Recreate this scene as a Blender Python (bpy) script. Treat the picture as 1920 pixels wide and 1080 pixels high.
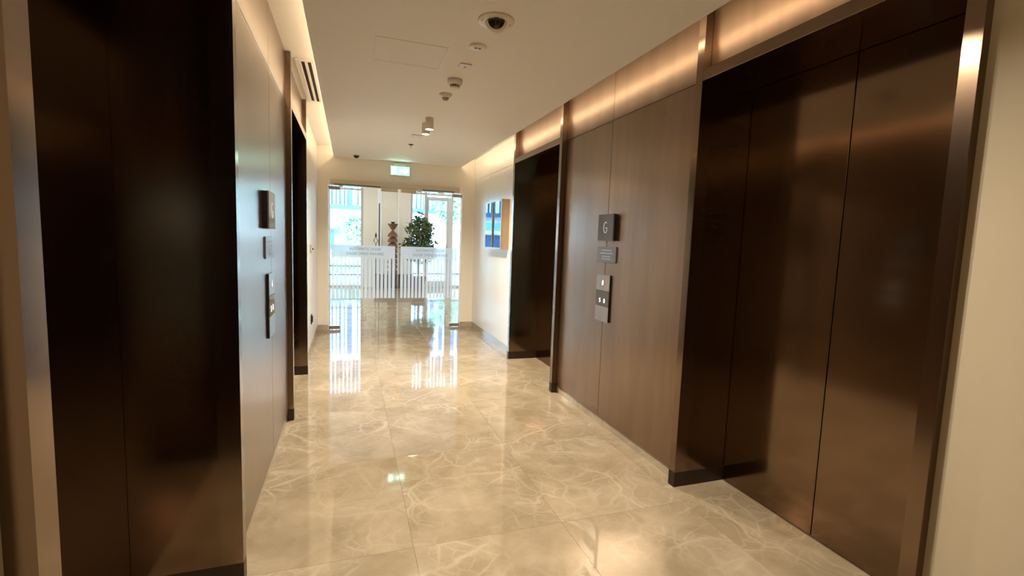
import bpy, bmesh, math, random
from mathutils import Matrix, Vector

# ------------------------------------------------------------------ scene, camera, world, lights
for o in list(bpy.data.objects):
    bpy.data.objects.remove(o, do_unlink=True)
S = bpy.context.scene
COL = S.collection
random.seed(7)

S.view_settings.view_transform = 'Standard'
S.view_settings.look = 'None'
S.view_settings.gamma = 1.0
S.view_settings.use_curve_mapping = False
S.view_settings.exposure = 1.84
S.cycles.use_denoising = True
S.cycles.max_bounces = 10
S.cycles.diffuse_bounces = 6
S.cycles.glossy_bounces = 5
S.cycles.transparent_max_bounces = 16
S.cycles.caustics_reflective = True
S.cycles.caustics_refractive = False
S.cycles.sample_clamp_indirect = 6.0
S.cycles.blur_glossy = 0.5

cam_d = bpy.data.cameras.new('camera')
cam = bpy.data.objects.new('camera', cam_d)
COL.objects.link(cam)
cam_d.sensor_fit = 'HORIZONTAL'
cam_d.sensor_width = 36.0
cam_d.lens = 889.25 / 1920 * 36.0
cam_d.clip_start = 0.02
cam_d.clip_end = 300
_r = Vector((0.9461627, -0.32177358, 0.03518407))
_u = Vector((-0.00203841, 0.10277112, 0.99470294))
_f = Vector((0.32368503, 0.94122254, -0.09658229))
_m = Matrix(((_r.x, _u.x, -_f.x), (_r.y, _u.y, -_f.y), (_r.z, _u.z, -_f.z))).to_4x4()
_m.translation = Vector((0, 0, 1.5))
cam.matrix_world = _m
S.camera = cam

WORLD_STRENGTH = 4.0
SUN_STRENGTH = 2.6
LED_POWER = 0.43          # watts for each metre of cove
LED_COLOR = (1.0, 0.74, 0.46)
SPOT_POWER = 17.0
LOBBY_FILL_POWER = 17.0

wd = bpy.data.worlds.new('sky')
S.world = wd
wd.use_nodes = True
_bg = wd.node_tree.nodes['Background']
_bg.inputs['Color'].default_value = (0.62, 0.83, 1.0, 1)
_bg.inputs['Strength'].default_value = WORLD_STRENGTH

_sun = bpy.data.lights.new('sun', 'SUN')
_sun.energy = SUN_STRENGTH
_sun.angle = math.radians(1.0)
_sun.color = (1.0, 0.96, 0.9)
sun = bpy.data.objects.new('sun', _sun)
COL.objects.link(sun)
sun.rotation_euler = Vector((0.35, 0.75, -0.62)).to_track_quat('-Z', 'Y').to_euler()

# main dimensions (metres, X right, Y along the corridor, Z up)
YB, YF = -4.2, 7.995            # corridor ends
ZC, ZT = 2.716, 2.87            # dropped ceiling, cove top
XCL, XCR = -0.238, 1.766        # edges of the dropped ceiling
XLP, XRP = -0.465, 1.982        # bronze panel faces
XLW, XRW = -0.476, 2.020        # painted wall faces
XNL, XNR = -0.466, 1.968        # plain walls beside the camera
XPL, XPR = -0.427, 1.930        # portal post faces
XDL, XDR = -0.826, 2.310        # lift door planes
ZL = 2.467                      # underside of the portal lintel
YW = 14.75                      # glazed wall of the lobby

def cove_light(x, aim, dz, power):
    L = bpy.data.lights.new('cove_light', 'AREA')
    L.shape = 'RECTANGLE'
    L.size = YF - YB - 0.05
    L.size_y = 0.018
    L.energy = power * (YF - YB)
    L.color = LED_COLOR
    o = bpy.data.objects.new('cove_light', L)
    COL.objects.link(o)
    o.location = (x, (YB + YF) / 2, ZC + dz)
    z = -Vector(aim).normalized()
    xa = Vector((0, 1, 0))
    ya = z.cross(xa)
    m = Matrix((xa, ya, z)).transposed().to_4x4()
    m.translation = o.location
    o.matrix_world = m
    return o
for _x, _s in ((XCL, -1), (XCR, 1)):
    cove_light(_x - _s * 0.072, (_s, 0, -0.1), 0.100, LED_POWER)          # tape lying in the cove

def lobby_fill(x, y):  # unseen fill lights without fittings, added to brighten the lobby and its pier
    L = bpy.data.lights.new('lobby_fill', 'AREA')
    L.shape = 'DISK'; L.size = 0.5
    L.energy = LOBBY_FILL_POWER; L.color = (1.0, 0.86, 0.68)
    o = bpy.data.objects.new('lobby_fill', L)
    COL.objects.link(o)
    o.location = (x, y, 3.28)
for _x in (-2.5, 4.8):
    for _y in (9.3, 11.2, 13.0):
        lobby_fill(_x, _y)

# ------------------------------------------------------------------ helpers
W = {}

def link(o, loc, parent=None):
    COL.objects.link(o)
    loc = Vector(loc)
    W[o.name] = loc
    if parent is not None:
        o.parent = parent
        o.location = loc - W[parent.name]
    else:
        o.location = loc
    return o

def tag(o, label, cat, group=None):
    o['label'] = label
    o['category'] = cat
    if group:
        o['group'] = group
    return o

def thing(name, label, cat, loc, group=None):
    o = bpy.data.objects.new(name, None)
    o.empty_display_size = 0.05
    link(o, loc)
    return tag(o, label, cat, group)

def structure(o):
    o['kind'] = 'structure'
    return o

class MB:
    """collects geometry in world coordinates for ONE mesh object"""
    def __init__(self):
        self.v, self.f, self.s = [], [], []
    def add(self, vs, fs, smooth=False):
        n = len(self.v)
        self.v += [tuple(p) for p in vs]
        self.f += [tuple(i + n for i in q) for q in fs]
        self.s += [smooth] * len(fs)
        return self
    def box(self, x0, x1, y0, y1, z0, z1):
        vs = [(x, y, z) for z in (z0, z1) for y in (y0, y1) for x in (x0, x1)]
        return self.add(vs, [(0, 2, 3, 1), (4, 5, 7, 6), (0, 1, 5, 4), (2, 6, 7, 3), (0, 4, 6, 2), (1, 3, 7, 5)])
    def lathe(self, cx, cy, prof, n=32, smooth=True, cap=True):
        """prof: list of (radius, z)"""
        vs, fs = [], []
        for r, z in prof:
            for i in range(n):
                a = 2 * math.pi * i / n
                vs.append((cx + r * math.cos(a), cy + r * math.sin(a), z))
        for k in range(len(prof) - 1):
            for i in range(n):
                j = (i + 1) % n
                fs.append((k * n + i, k * n + j, (k + 1) * n + j, (k + 1) * n + i))
        self.add(vs, fs, smooth)
        if cap:
            m = len(self.v) - len(vs)
            if prof[0][0] > 1e-4:
                self.f.append(tuple(m + i for i in reversed(range(n)))); self.s.append(False)
            if prof[-1][0] > 1e-4:
                self.f.append(tuple(m + (len(prof) - 1) * n + i for i in range(n))); self.s.append(False)
        return self
    def tube(self, pts, r, n=8, closed=False):
        pts = [Vector(p) for p in pts]
        vs, fs = [], []
        N = len(pts)
        for k, p in enumerate(pts):
            if closed:
                d = pts[(k + 1) % N] - pts[k - 1]
            else:
                d = pts[min(k + 1, N - 1)] - pts[max(k - 1, 0)]
            d.normalize()
            a = d.cross(Vector((0.31, 0.87, 0.37))).normalized()
            b = d.cross(a)
            rr = r[k] if isinstance(r, (list, tuple)) else r
            for i in range(n):
                t = 2 * math.pi * i / n
                vs.append(p + rr * (a * math.cos(t) + b * math.sin(t)))
        for k in range(N if closed else N - 1):
            k2 = (k + 1) % N
            for i in range(n):
                j = (i + 1) % n
                fs.append((k * n + i, k * n + j, k2 * n + j, k2 * n + i))
        if not closed:
            fs.append(tuple(reversed(range(n))))
            fs.append(tuple((N - 1) * n + i for i in range(n)))
        return self.add(vs, fs, True)
    def prism(self, outline, axis, a, b):
        """extrude a 2D outline along axis (0,1,2) from a to b"""
        def P(u, w, t):
            return {0: (t, u, w), 1: (u, t, w), 2: (u, w, t)}[axis]
        n = len(outline)
        vs = [P(u, w, a) for u, w in outline] + [P(u, w, b) for u, w in outline]
        fs = [tuple(range(n)), tuple(reversed(range(n, 2 * n)))]
        fs += [(i, n + i, n + (i + 1) % n, (i + 1) % n) for i in range(n)]
        return self.add(vs, fs)
    def build(self, name, mat, parent=None, bevel=0.0, origin=None):
        lo = Vector([min(p[i] for p in self.v) for i in range(3)])
        hi = Vector([max(p[i] for p in self.v) for i in range(3)])
        c = Vector(origin) if origin else Vector(((lo.x + hi.x) / 2, (lo.y + hi.y) / 2, lo.z))
        me = bpy.data.meshes.new(name)
        me.from_pydata([Vector(p) - c for p in self.v], [], self.f)
        bm = bmesh.new(); bm.from_mesh(me)
        bmesh.ops.recalc_face_normals(bm, faces=bm.faces)
        if bevel:
            bmesh.ops.bevel(bm, geom=[e for e in bm.edges if e.calc_face_angle(0) > 0.6], offset=bevel, segments=1, affect='EDGES')
        bm.to_mesh(me); bm.free()
        if any(self.s):
            if not bevel:
                me.polygons.foreach_set('use_smooth', self.s)
        me.materials.append(mat)
        o = bpy.data.objects.new(name, me)
        return link(o, c, parent)

def box(name, x0, x1, y0, y1, z0, z1, mat, parent=None, bevel=0.0):
    return MB().box(x0, x1, y0, y1, z0, z1).build(name, mat, parent, bevel)

def text_mesh(name, body, size, mat, parent, origin, right, up, depth=0.0008, xscale=1.0, spacing=1.0, width=None):
    """solid lettering; origin = centre of the line in world space"""
    cu = bpy.data.curves.new('lettering', 'FONT')
    cu.body = body; cu.size = size; cu.align_x = 'CENTER'; cu.align_y = 'CENTER'
    cu.extrude = depth; cu.space_character = spacing; cu.resolution_u = 3
    t = bpy.data.objects.new('lettering', cu)
    COL.objects.link(t)
    dg = bpy.context.evaluated_depsgraph_get()
    me = bpy.data.meshes.new_from_object(t.evaluated_get(dg))
    bpy.data.objects.remove(t, do_unlink=True)
    bpy.data.curves.remove(cu)
    if width:
        xs = [v.co.x for v in me.vertices]
        xscale = width / (max(xs) - min(xs))
    R_, U_ = Vector(right), Vector(up)
    N_ = R_.cross(U_)
    for v in me.vertices:
        c = v.co.copy()
        v.co = R_ * c.x * xscale + U_ * c.y + N_ * c.z
    me.materials.clear(); me.materials.append(mat)
    o = bpy.data.objects.new(name, me)
    return link(o, origin, parent)

# ------------------------------------------------------------------ materials
def mat(name, color, rough=0.5, metal=0.0, spec=0.5, emit=None, emit_s=0.0, coat=0.0):
    m = bpy.data.materials.new(name)
    m.use_nodes = True
    b = m.node_tree.nodes['Principled BSDF']
    b.inputs['Base Color'].default_value = (*color, 1)
    b.inputs['Roughness'].default_value = rough
    b.inputs['Metallic'].default_value = metal
    b.inputs['Specular IOR Level'].default_value = spec
    b.inputs['Coat Weight'].default_value = coat
    if emit:
        b.inputs['Emission Color'].default_value = (*emit, 1)
        b.inputs['Emission Strength'].default_value = emit_s
    return m

def nodes(m):
    return m.node_tree.nodes, m.node_tree.links, m.node_tree.nodes['Principled BSDF']

def vary(m, c1, c2, scale=(1, 1, 1), nscale=4.0, detail=4.0, bump=0.0, rough=None, coord='Object'):
    """noise variation of the colour, optional fine relief and roughness variation"""
    N, L, b = nodes(m)
    tc = N.new('ShaderNodeTexCoord'); mp = N.new('ShaderNodeMapping')
    mp.inputs['Scale'].default_value = scale
    nz = N.new('ShaderNodeTexNoise')
    nz.inputs['Scale'].default_value = nscale
    nz.inputs['Detail'].default_value = detail
    L.new(tc.outputs[coord], mp.inputs['Vector']); L.new(mp.outputs['Vector'], nz.inputs['Vector'])
    cr = N.new('ShaderNodeValToRGB')
    cr.color_ramp.elements[0].position = 0.3; cr.color_ramp.elements[1].position = 0.7
    cr.color_ramp.elements[0].color = (*c1, 1); cr.color_ramp.elements[1].color = (*c2, 1)
    L.new(nz.outputs['Fac'], cr.inputs['Fac']); L.new(cr.outputs['Color'], b.inputs['Base Color'])
    if rough:
        mr = N.new('ShaderNodeMapRange')
        mr.inputs['To Min'].default_value = rough[0]; mr.inputs['To Max'].default_value = rough[1]
        mr.inputs['From Min'].default_value = 0.3; mr.inputs['From Max'].default_value = 0.7
        L.new(nz.outputs['Fac'], mr.inputs['Value']); L.new(mr.outputs['Result'], b.inputs['Roughness'])
    if bump:
        bp = N.new('ShaderNodeBump'); bp.inputs['Strength'].default_value = bump; bp.inputs['Distance'].default_value = 0.01
        L.new(nz.outputs['Fac'], bp.inputs['Height']); L.new(bp.outputs['Normal'], b.inputs['Normal'])
    return m

def brushed(name, c1, c2, rough, wave=0.0, coat=0.0):
    """bronze sheet: soft vertical clouding, fine grain, faint oil-canning"""
    m = mat(name, c1, rough[0], 1.0, coat=coat)
    m.node_tree.nodes['Principled BSDF'].inputs['Coat Roughness'].default_value = 0.26
    N, L, b = nodes(m)
    tc = N.new('ShaderNodeTexCoord'); mp = N.new('ShaderNodeMapping')
    mp.inputs['Scale'].default_value = (3.0, 3.0, 0.35)
    nz = N.new('ShaderNodeTexNoise'); nz.inputs['Scale'].default_value = 2.2; nz.inputs['Detail'].default_value = 3.0
    L.new(tc.outputs['Object'], mp.inputs['Vector']); L.new(mp.outputs['Vector'], nz.inputs['Vector'])
    cr = N.new('ShaderNodeValToRGB')
    cr.color_ramp.elements[0].position = 0.32; cr.color_ramp.elements[1].position = 0.68
    cr.color_ramp.elements[0].color = (*c1, 1); cr.color_ramp.elements[1].color = (*c2, 1)
    L.new(nz.outputs['Fac'], cr.inputs['Fac']); L.new(cr.outputs['Color'], b.inputs['Base Color'])
    mr = N.new('ShaderNodeMapRange')
    mr.inputs['To Min'].default_value = rough[0]; mr.inputs['To Max'].default_value = rough[1]
    L.new(nz.outputs['Fac'], mr.inputs['Value']); L.new(mr.outputs['Result'], b.inputs['Roughness'])
    if wave:
        n3 = N.new('ShaderNodeTexNoise'); n3.inputs['Scale'].default_value = 1.6; n3.inputs['Detail'].default_value = 0.0
        L.new(tc.outputs['Object'], n3.inputs['Vector'])
        bp = N.new('ShaderNodeBump'); bp.inputs['Strength'].default_value = 1.0; bp.inputs['Distance'].default_value = wave
        L.new(n3.outputs['Fac'], bp.inputs['Height']); L.new(bp.outputs['Normal'], b.inputs['Normal'])
    return m

def marble(name, base1, base2, vein, rough):
    m = mat(name, base1, rough)
    N, L, b = nodes(m)
    tc = N.new('ShaderNodeTexCoord'); oi = N.new('ShaderNodeObjectInfo')
    mul = N.new('ShaderNodeVectorMath'); mul.operation = 'SCALE'
    cmb = N.new('ShaderNodeCombineXYZ')
    mm = N.new('ShaderNodeMath'); mm.operation = 'MULTIPLY'; mm.inputs[1].default_value = 57.0
    L.new(oi.outputs['Random'], mm.inputs[0])
    for k in ('X', 'Y', 'Z'):
        L.new(mm.outputs[0], cmb.inputs[k])
    add = N.new('ShaderNodeVectorMath'); add.operation = 'ADD'
    L.new(tc.outputs['Object'], add.inputs[0]); L.new(cmb.outputs[0], add.inputs[1])
    # warp
    wz = N.new('ShaderNodeTexNoise'); wz.inputs['Scale'].default_value = 2.4; wz.inputs['Detail'].default_value = 6.0
    L.new(add.outputs[0], wz.inputs['Vector'])
    sub = N.new('ShaderNodeVectorMath'); sub.operation = 'SUBTRACT'; sub.inputs[1].default_value = (0.5, 0.5, 0.5)
    L.new(wz.outputs['Color'], sub.inputs[0])
    mul.inputs['Scale'].default_value = 0.34
    L.new(sub.outputs[0], mul.inputs[0])
    w2 = N.new('ShaderNodeVectorMath'); w2.operation = 'ADD'
    L.new(add.outputs[0], w2.inputs[0]); L.new(mul.outputs[0], w2.inputs[1])
    def veins(scale, width, strength):
        vo = N.new('ShaderNodeTexVoronoi'); vo.feature = 'DISTANCE_TO_EDGE'
        vo.inputs['Scale'].default_value = scale
        L.new(w2.outputs[0], vo.inputs['Vector'])
        r = N.new('ShaderNodeMapRange')
        r.inputs['From Min'].default_value = 0.0; r.inputs['From Max'].default_value = width
        r.inputs['To Min'].default_value = strength; r.inputs['To Max'].default_value = 0.0
        L.new(vo.outputs['Distance'], r.inputs['Value'])
        return r.outputs['Result']
    v1 = veins(1.6, 0.026, 0.5)
    v2 = veins(3.7, 0.045, 0.38)
    v3 = veins(8.0, 0.05, 0.28)
    # veins fade in and out
    fz = N.new('ShaderNodeTexNoise'); fz.inputs['Scale'].default_value = 2.1; fz.inputs['Detail'].default_value = 3.0
    L.new(w2.outputs[0], fz.inputs['Vector'])
    fr = N.new('ShaderNodeMapRange'); fr.inputs['From Min'].default_value = 0.38; fr.inputs['From Max'].default_value = 0.62
    L.new(fz.outputs['Fac'], fr.inputs['Value'])
    mx = N.new('ShaderNodeMath'); mx.operation = 'MAXIMUM'
    L.new(v1, mx.inputs[0]); L.new(v2, mx.inputs[1])
    mx0, mx = mx, N.new('ShaderNodeMath'); mx.operation = 'MAXIMUM'
    L.new(mx0.outputs[0], mx.inputs[0]); L.new(v3, mx.inputs[1])
    mf = N.new('ShaderNodeMath'); mf.operation = 'MULTIPLY'
    L.new(mx.outputs[0], mf.inputs[0]); L.new(fr.outputs['Result'], mf.inputs[1])
    cz = N.new('ShaderNodeTexNoise'); cz.inputs['Scale'].default_value = 3.2; cz.inputs['Detail'].default_value = 8.0
    cz.inputs['Roughness'].default_value = 0.62
    L.new(w2.outputs[0], cz.inputs['Vector'])
    cr = N.new('ShaderNodeValToRGB')
    cr.color_ramp.elements[0].position = 0.36; cr.color_ramp.elements[1].position = 0.66
    cr.color_ramp.elements[0].color = (*base1, 1); cr.color_ramp.elements[1].color = (*base2, 1)
    L.new(cz.outputs['Fac'], cr.inputs['Fac'])
    mix = N.new('ShaderNodeMix'); mix.data_type = 'RGBA'
    L.new(mf.outputs[0], mix.inputs['Factor'])
    L.new(cr.outputs['Color'], mix.inputs['A']); mix.inputs['B'].default_value = (*vein, 1)
    L.new(mix.outputs['Result'], b.inputs['Base Color'])
    return m

def glass(name, tint=(0.93, 0.97, 1.0), rough=0.0, refl=1.0):
    m = bpy.data.materials.new(name); m.use_nodes = True
    N, L = m.node_tree.nodes, m.node_tree.links
    N.remove(N['Principled BSDF'])
    tr = N.new('ShaderNodeBsdfTransparent'); tr.inputs['Color'].default_value = (*tint, 1)
    gl = N.new('ShaderNodeBsdfGlossy'); gl.inputs['Roughness'].default_value = rough
    fr = N.new('ShaderNodeFresnel'); fr.inputs['IOR'].default_value = 1.45
    mu = N.new('ShaderNodeMath'); mu.operation = 'MULTIPLY'; mu.inputs[1].default_value = refl
    mx = N.new('ShaderNodeMixShader')
    L.new(fr.outputs[0], mu.inputs[0]); L.new(mu.outputs[0], mx.inputs[0])
    L.new(tr.outputs[0], mx.inputs[1]); L.new(gl.outputs[0], mx.inputs[2])
    L.new(mx.outputs[0], N['Material Output'].inputs['Surface'])
    return m

def frosted(name):
    m = bpy.data.materials.new(name); m.use_nodes = True
    N, L = m.node_tree.nodes, m.node_tree.links
    N.remove(N['Principled BSDF'])
    df = N.new('ShaderNodeBsdfDiffuse'); df.inputs['Color'].default_value = (0.86, 0.9, 0.93, 1)
    tl = N.new('ShaderNodeBsdfTranslucent'); tl.inputs['Color'].default_value = (0.93, 0.97, 1.0, 1)
    tp = N.new('ShaderNodeBsdfTransparent')
    nz = N.new('ShaderNodeTexNoise'); nz.inputs['Scale'].default_value = 400.0
    mr = N.new('ShaderNodeMapRange'); mr.inputs['To Min'].default_value = 0.60; mr.inputs['To Max'].default_value = 0.68
    L.new(nz.outputs['Fac'], mr.inputs['Value'])
    m1 = N.new('ShaderNodeMixShader')
    L.new(mr.outputs['Result'], m1.inputs[0])
    L.new(df.outputs[0], m1.inputs[1]); L.new(tl.outputs[0], m1.inputs[2])
    m2 = N.new('ShaderNodeMixShader'); m2.inputs[0].default_value = 0.26
    L.new(m1.outputs[0], m2.inputs[1]); L.new(tp.outputs[0], m2.inputs[2])
    L.new(m2.outputs[0], N['Material Output'].inputs['Surface'])
    return m

M = {}
M['paint'] = vary(mat('cream_paint', (0.86, 0.82, 0.74), 0.55, spec=0.3), (0.85, 0.81, 0.73), (0.87, 0.83, 0.75), nscale=1.5)
M['near_paint_dimmed'] = vary(mat('near_wall_dimmed', (0.56, 0.5, 0.385), 0.6, spec=0.3), (0.545, 0.487, 0.375), (0.575, 0.513, 0.395), nscale=2.0, detail=8, bump=0.05)  # wall paint made darker and more beige, imitating dimmer light beside the camera
M['ceiling'] = vary(mat('ceiling_paint', (0.9, 0.88, 0.84), 0.7, spec=0.2), (0.89, 0.87, 0.83), (0.91, 0.89, 0.85), nscale=1.2)
M['white_panel'] = vary(mat('white_lacquer', (0.80, 0.79, 0.76), 0.28, spec=0.5), (0.79, 0.78, 0.75), (0.81, 0.80, 0.77), nscale=1.0)
M['bronze_panel'] = brushed('bronze_wall_panel', (0.20, 0.132, 0.087), (0.25, 0.166, 0.111), (0.27, 0.32), coat=0.6)
M['bronze_panel'].node_tree.nodes['Principled BSDF'].inputs['Metallic'].default_value = 0.88
M['bronze'] = brushed('bronze_frame', (0.225, 0.158, 0.108), (0.24, 0.168, 0.115), (0.15, 0.19), coat=0.4)
M['dark_bronze'] = brushed('dark_bronze_door', (0.215, 0.152, 0.104), (0.23, 0.162, 0.111), (0.115, 0.145), wave=0.0010)
M['kick'] = vary(mat('dark_kick_metal', (0.045, 0.028, 0.022), 0.35, 0.6), (0.04, 0.025, 0.02), (0.055, 0.034, 0.027), nscale=5)
M['marble'] = marble('beige_marble', (0.27, 0.222, 0.15), (0.385, 0.323, 0.237), (0.57, 0.51, 0.415), 0.05)
M['marble_base'] = marble('grey_beige_marble', (0.36, 0.31, 0.25), (0.46, 0.40, 0.32), (0.62, 0.56, 0.47), 0.15)
M['grout'] = vary(mat('grout', (0.36, 0.29, 0.2), 0.8), (0.34, 0.27, 0.19), (0.38, 0.31, 0.22), nscale=30)
M['glass'] = glass('clear_glass')
M['glass_edge'] = mat('glass_edge', (0.75, 0.85, 0.86), 0.15, spec=0.6)
M['film'] = frosted('frosted_film')
M['film_text'] = mat('grey_vinyl', (0.22, 0.27, 0.32), 0.6)
M['operator'] = vary(mat('beige_anodised', (0.58, 0.5, 0.38), 0.45), (0.57, 0.49, 0.37), (0.59, 0.51, 0.39), nscale=4)
M['steel'] = vary(mat('satin_steel', (0.42, 0.37, 0.32), 0.35, 0.9), (0.4, 0.35, 0.3), (0.45, 0.4, 0.35), nscale=8)
M['white_plastic'] = vary(mat('white_plastic', (0.82, 0.79, 0.72), 0.4), (0.81, 0.78, 0.71), (0.83, 0.80, 0.73), nscale=6)
M['grey_plastic'] = mat('grey_plastic', (0.33, 0.31, 0.28), 0.5)
M['black'] = mat('black_plastic', (0.012, 0.011, 0.011), 0.3)
M['dome'] = mat('smoked_dome', (0.02, 0.014, 0.01), 0.06, spec=0.7)
M['lens'] = mat('camera_lens', (0.05, 0.05, 0.055), 0.1)
M['slot'] = mat('dark_slot', (0.02, 0.013, 0.008), 0.8)
M['lamp'] = mat('lamp_diffuser', (1, 0.95, 0.85), 0.5, emit=(1.0, 0.86, 0.66), emit_s=2.5)
M['led'] = mat('led_tape', (1, 0.9, 0.7), 0.5, emit=(1.0, 0.8, 0.55), emit_s=2.0)
M['exit_green'] = mat('exit_green_face', (0.05, 0.5, 0.35), 0.4, emit=(0.16, 0.9, 0.66), emit_s=1.1)
M['exit_white'] = mat('exit_white_face', (0.9, 1, 0.95), 0.4, emit=(0.75, 1.0, 0.92), emit_s=3.0)
M['ind_glass'] = mat('indicator_glass', (0.075, 0.078, 0.082), 0.09, spec=0.7)
M['ind_side'] = mat('indicator_side', (0.01, 0.009, 0.009), 0.25)
M['ind_text'] = mat('indicator_digit', (0.7, 0.72, 0.74), 0.4, emit=(0.85, 0.9, 1.0), emit_s=0.05)
M['plate'] = brushed('grey_steel_plate', (0.34, 0.30, 0.27), (0.38, 0.335, 0.30), (0.28, 0.34))
M['notice'] = mat('notice_plate', (0.13, 0.13, 0.135), 0.3, 0.4)
M['notice_ink'] = mat('notice_ink', (0.38, 0.39, 0.4), 0.5)
M['led_white'] = mat('button_led', (1, 1, 1), 0.4, emit=(0.95, 0.97, 1.0), emit_s=0.8)
M['tan_side'] = vary(mat('tan_case_side', (0.42, 0.30, 0.19), 0.35, 0.3), (0.40, 0.285, 0.18), (0.44, 0.315, 0.2), nscale=5)
M['alu'] = vary(mat('aluminium_frame', (0.50, 0.49, 0.50), 0.4, 0.2), (0.48, 0.47, 0.48), (0.52, 0.51, 0.52), nscale=4)
M['dark_alu'] = mat('dark_aluminium', (0.10, 0.11, 0.13), 0.4, 0.3)
M['trim_white'] = mat('white_trim', (0.86, 0.88, 0.9), 0.4)
M['navy_slot'] = mat('navy_slot', (0.006, 0.012, 0.02), 0.6)
M['lobby_paint'] = vary(mat('lobby_paint', (0.80, 0.75, 0.68), 0.6), (0.79, 0.74, 0.67), (0.81, 0.76, 0.69), nscale=1.3)
M['terracotta'] = vary(mat('terracotta', (0.2, 0.09, 0.055), 0.55), (0.17, 0.075, 0.045), (0.235, 0.11, 0.068), nscale=14)
M['console'] = vary(mat('dark_wood', (0.07, 0.045, 0.035), 0.35), (0.055, 0.036, 0.028), (0.085, 0.055, 0.042), scale=(1, 8, 8), nscale=6)
M['leaf'] = vary(mat('ficus_leaf', (0.05, 0.10, 0.05), 0.4), (0.025, 0.055, 0.03), (0.11, 0.17, 0.07), nscale=6)
M['bark'] = vary(mat('bark', (0.16, 0.11, 0.07), 0.8), (0.12, 0.08, 0.05), (0.2, 0.14, 0.09), nscale=20)
M['soil'] = mat('soil', (0.05, 0.035, 0.025), 0.9)
M['pot'] = vary(mat('dark_pot', (0.05, 0.045, 0.045), 0.4), (0.045, 0.04, 0.04), (0.06, 0.052, 0.05), nscale=5)
M['iron'] = mat('black_iron', (0.03, 0.022, 0.018), 0.45, 0.5)

def map_print():
    """pale map-like print behind the glass of the display case"""
    m = mat('display_print', (0.6, 0.8, 0.8), 0.05, spec=1.0, coat=1.0)
    N, L, b = nodes(m)
    tc = N.new('ShaderNodeTexCoord'); mp = N.new('ShaderNodeMapping'); mp.inputs['Scale'].default_value = (1, 5, 2.2)
    nz = N.new('ShaderNodeTexNoise'); nz.inputs['Scale'].default_value = 2.2; nz.inputs['Detail'].default_value = 5
    L.new(tc.outputs['Object'], mp.inputs['Vector']); L.new(mp.outputs['Vector'], nz.inputs['Vector'])
    cr = N.new('ShaderNodeValToRGB')
    e = cr.color_ramp.elements
    e[0].position = 0.34; e[0].color = (0.38, 0.56, 0.62, 1)
    e[1].position = 0.66; e[1].color = (0.86, 0.95, 0.97, 1)
    for p, c in ((0.45, (0.45, 0.68, 0.74)), (0.52, (0.52, 0.80, 0.62)), (0.58, (0.72, 0.88, 0.90))):
        k = e.new(p); k.color = (*c, 1)
    L.new(nz.outputs['Fac'], cr.inputs['Fac']); L.new(cr.outputs['Color'], b.inputs['Base Color'])
    return m
M['print'] = map_print()

# outside
M['fac_white'] = vary(mat('facade_white', (0.82, 0.84, 0.84), 0.7), (0.8, 0.82, 0.82), (0.84, 0.86, 0.86), nscale=0.8)
M['fac_blue'] = vary(mat('facade_blue_glass', (0.05, 0.11, 0.24), 0.25), (0.04, 0.095, 0.22), (0.06, 0.125, 0.27), nscale=0.5)
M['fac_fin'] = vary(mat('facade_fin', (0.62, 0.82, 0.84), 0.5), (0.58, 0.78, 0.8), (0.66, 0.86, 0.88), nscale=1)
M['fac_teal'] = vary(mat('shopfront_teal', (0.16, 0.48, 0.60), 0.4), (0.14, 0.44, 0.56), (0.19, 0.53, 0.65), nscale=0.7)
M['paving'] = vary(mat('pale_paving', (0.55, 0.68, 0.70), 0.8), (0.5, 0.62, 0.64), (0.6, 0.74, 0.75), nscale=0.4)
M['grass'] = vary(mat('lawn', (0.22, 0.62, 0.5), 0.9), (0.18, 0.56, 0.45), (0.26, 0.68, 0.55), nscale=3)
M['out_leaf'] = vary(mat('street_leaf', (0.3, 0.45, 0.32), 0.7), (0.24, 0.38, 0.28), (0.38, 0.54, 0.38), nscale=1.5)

# ------------------------------------------------------------------ floor
floor = structure(box('floor', -3.7, 6.2, YB - 0.2, YW + 0.35, -0.12, -0.005, M['grout']))
TX, TY = 0.79, 1.0
_tile_cache = {}
def tile(x0, x1, y0, y1):
    g = 0.0004
    w, d = round(x1 - x0, 4), round(y1 - y0, 4)
    if (w, d) not in _tile_cache:
        o = MB().box(x0 + g, x1 - g, y0 + g, y1 - g, -0.012, 0.0).build('tile', M['marble'], floor, bevel=0.0005)
        _tile_cache[(w, d)] = o
    else:
        o = bpy.data.objects.new('tile', _tile_cache[(w, d)].data)
        link(o, ((x0 + x1) / 2, (y0 + y1) / 2, -0.012), floor)
    return o
ys = [2.2 + k * TY for k in range(-7, 13)]
for i in range(len(ys) - 1):
    y0, y1 = ys[i], min(ys[i + 1], YW + 0.2)
    if y0 >= YW:
        break
    if y1 <= 8.3:
        cols = [(-0.9, -0.492), (-0.492, 0.298), (0.298, 1.088), (1.088, 1.878), (1.878, 2.45)]
    else:
        cols = [(-0.492 + k * TX, -0.492 + (k + 1) * TX) for k in range(-4, 8)]
    for x0, x1 in cols:
        tile(x0, x1, max(y0, YB), y1)

# ------------------------------------------------------------------ ceiling and coves
mb = MB().box(XCL, XCR, YB, YF, ZC, ZC + 0.022)
mb.box(XCL + 0.17, XCL + 0.185, YB, YF, ZC + 0.022, ZT)
mb.box(XCR - 0.185, XCR - 0.17, YB, YF, ZC + 0.022, ZT)
ceiling = structure(mb.build('ceiling', M['ceiling']))
structure(MB().box(-1.3, 2.7, YB, YF, ZT, ZT + 0.12).build('ceiling', M['ceiling']))
for xa, xb in ((XCL + 0.075, XCL + 0.10), (XCR - 0.10, XCR - 0.075)):
    pr_ = structure(box('trim_1', xa, xb, YB + 0.01, YF - 0.01, ZC + 0.022, ZC + 0.115, M['white_plastic']))

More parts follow.
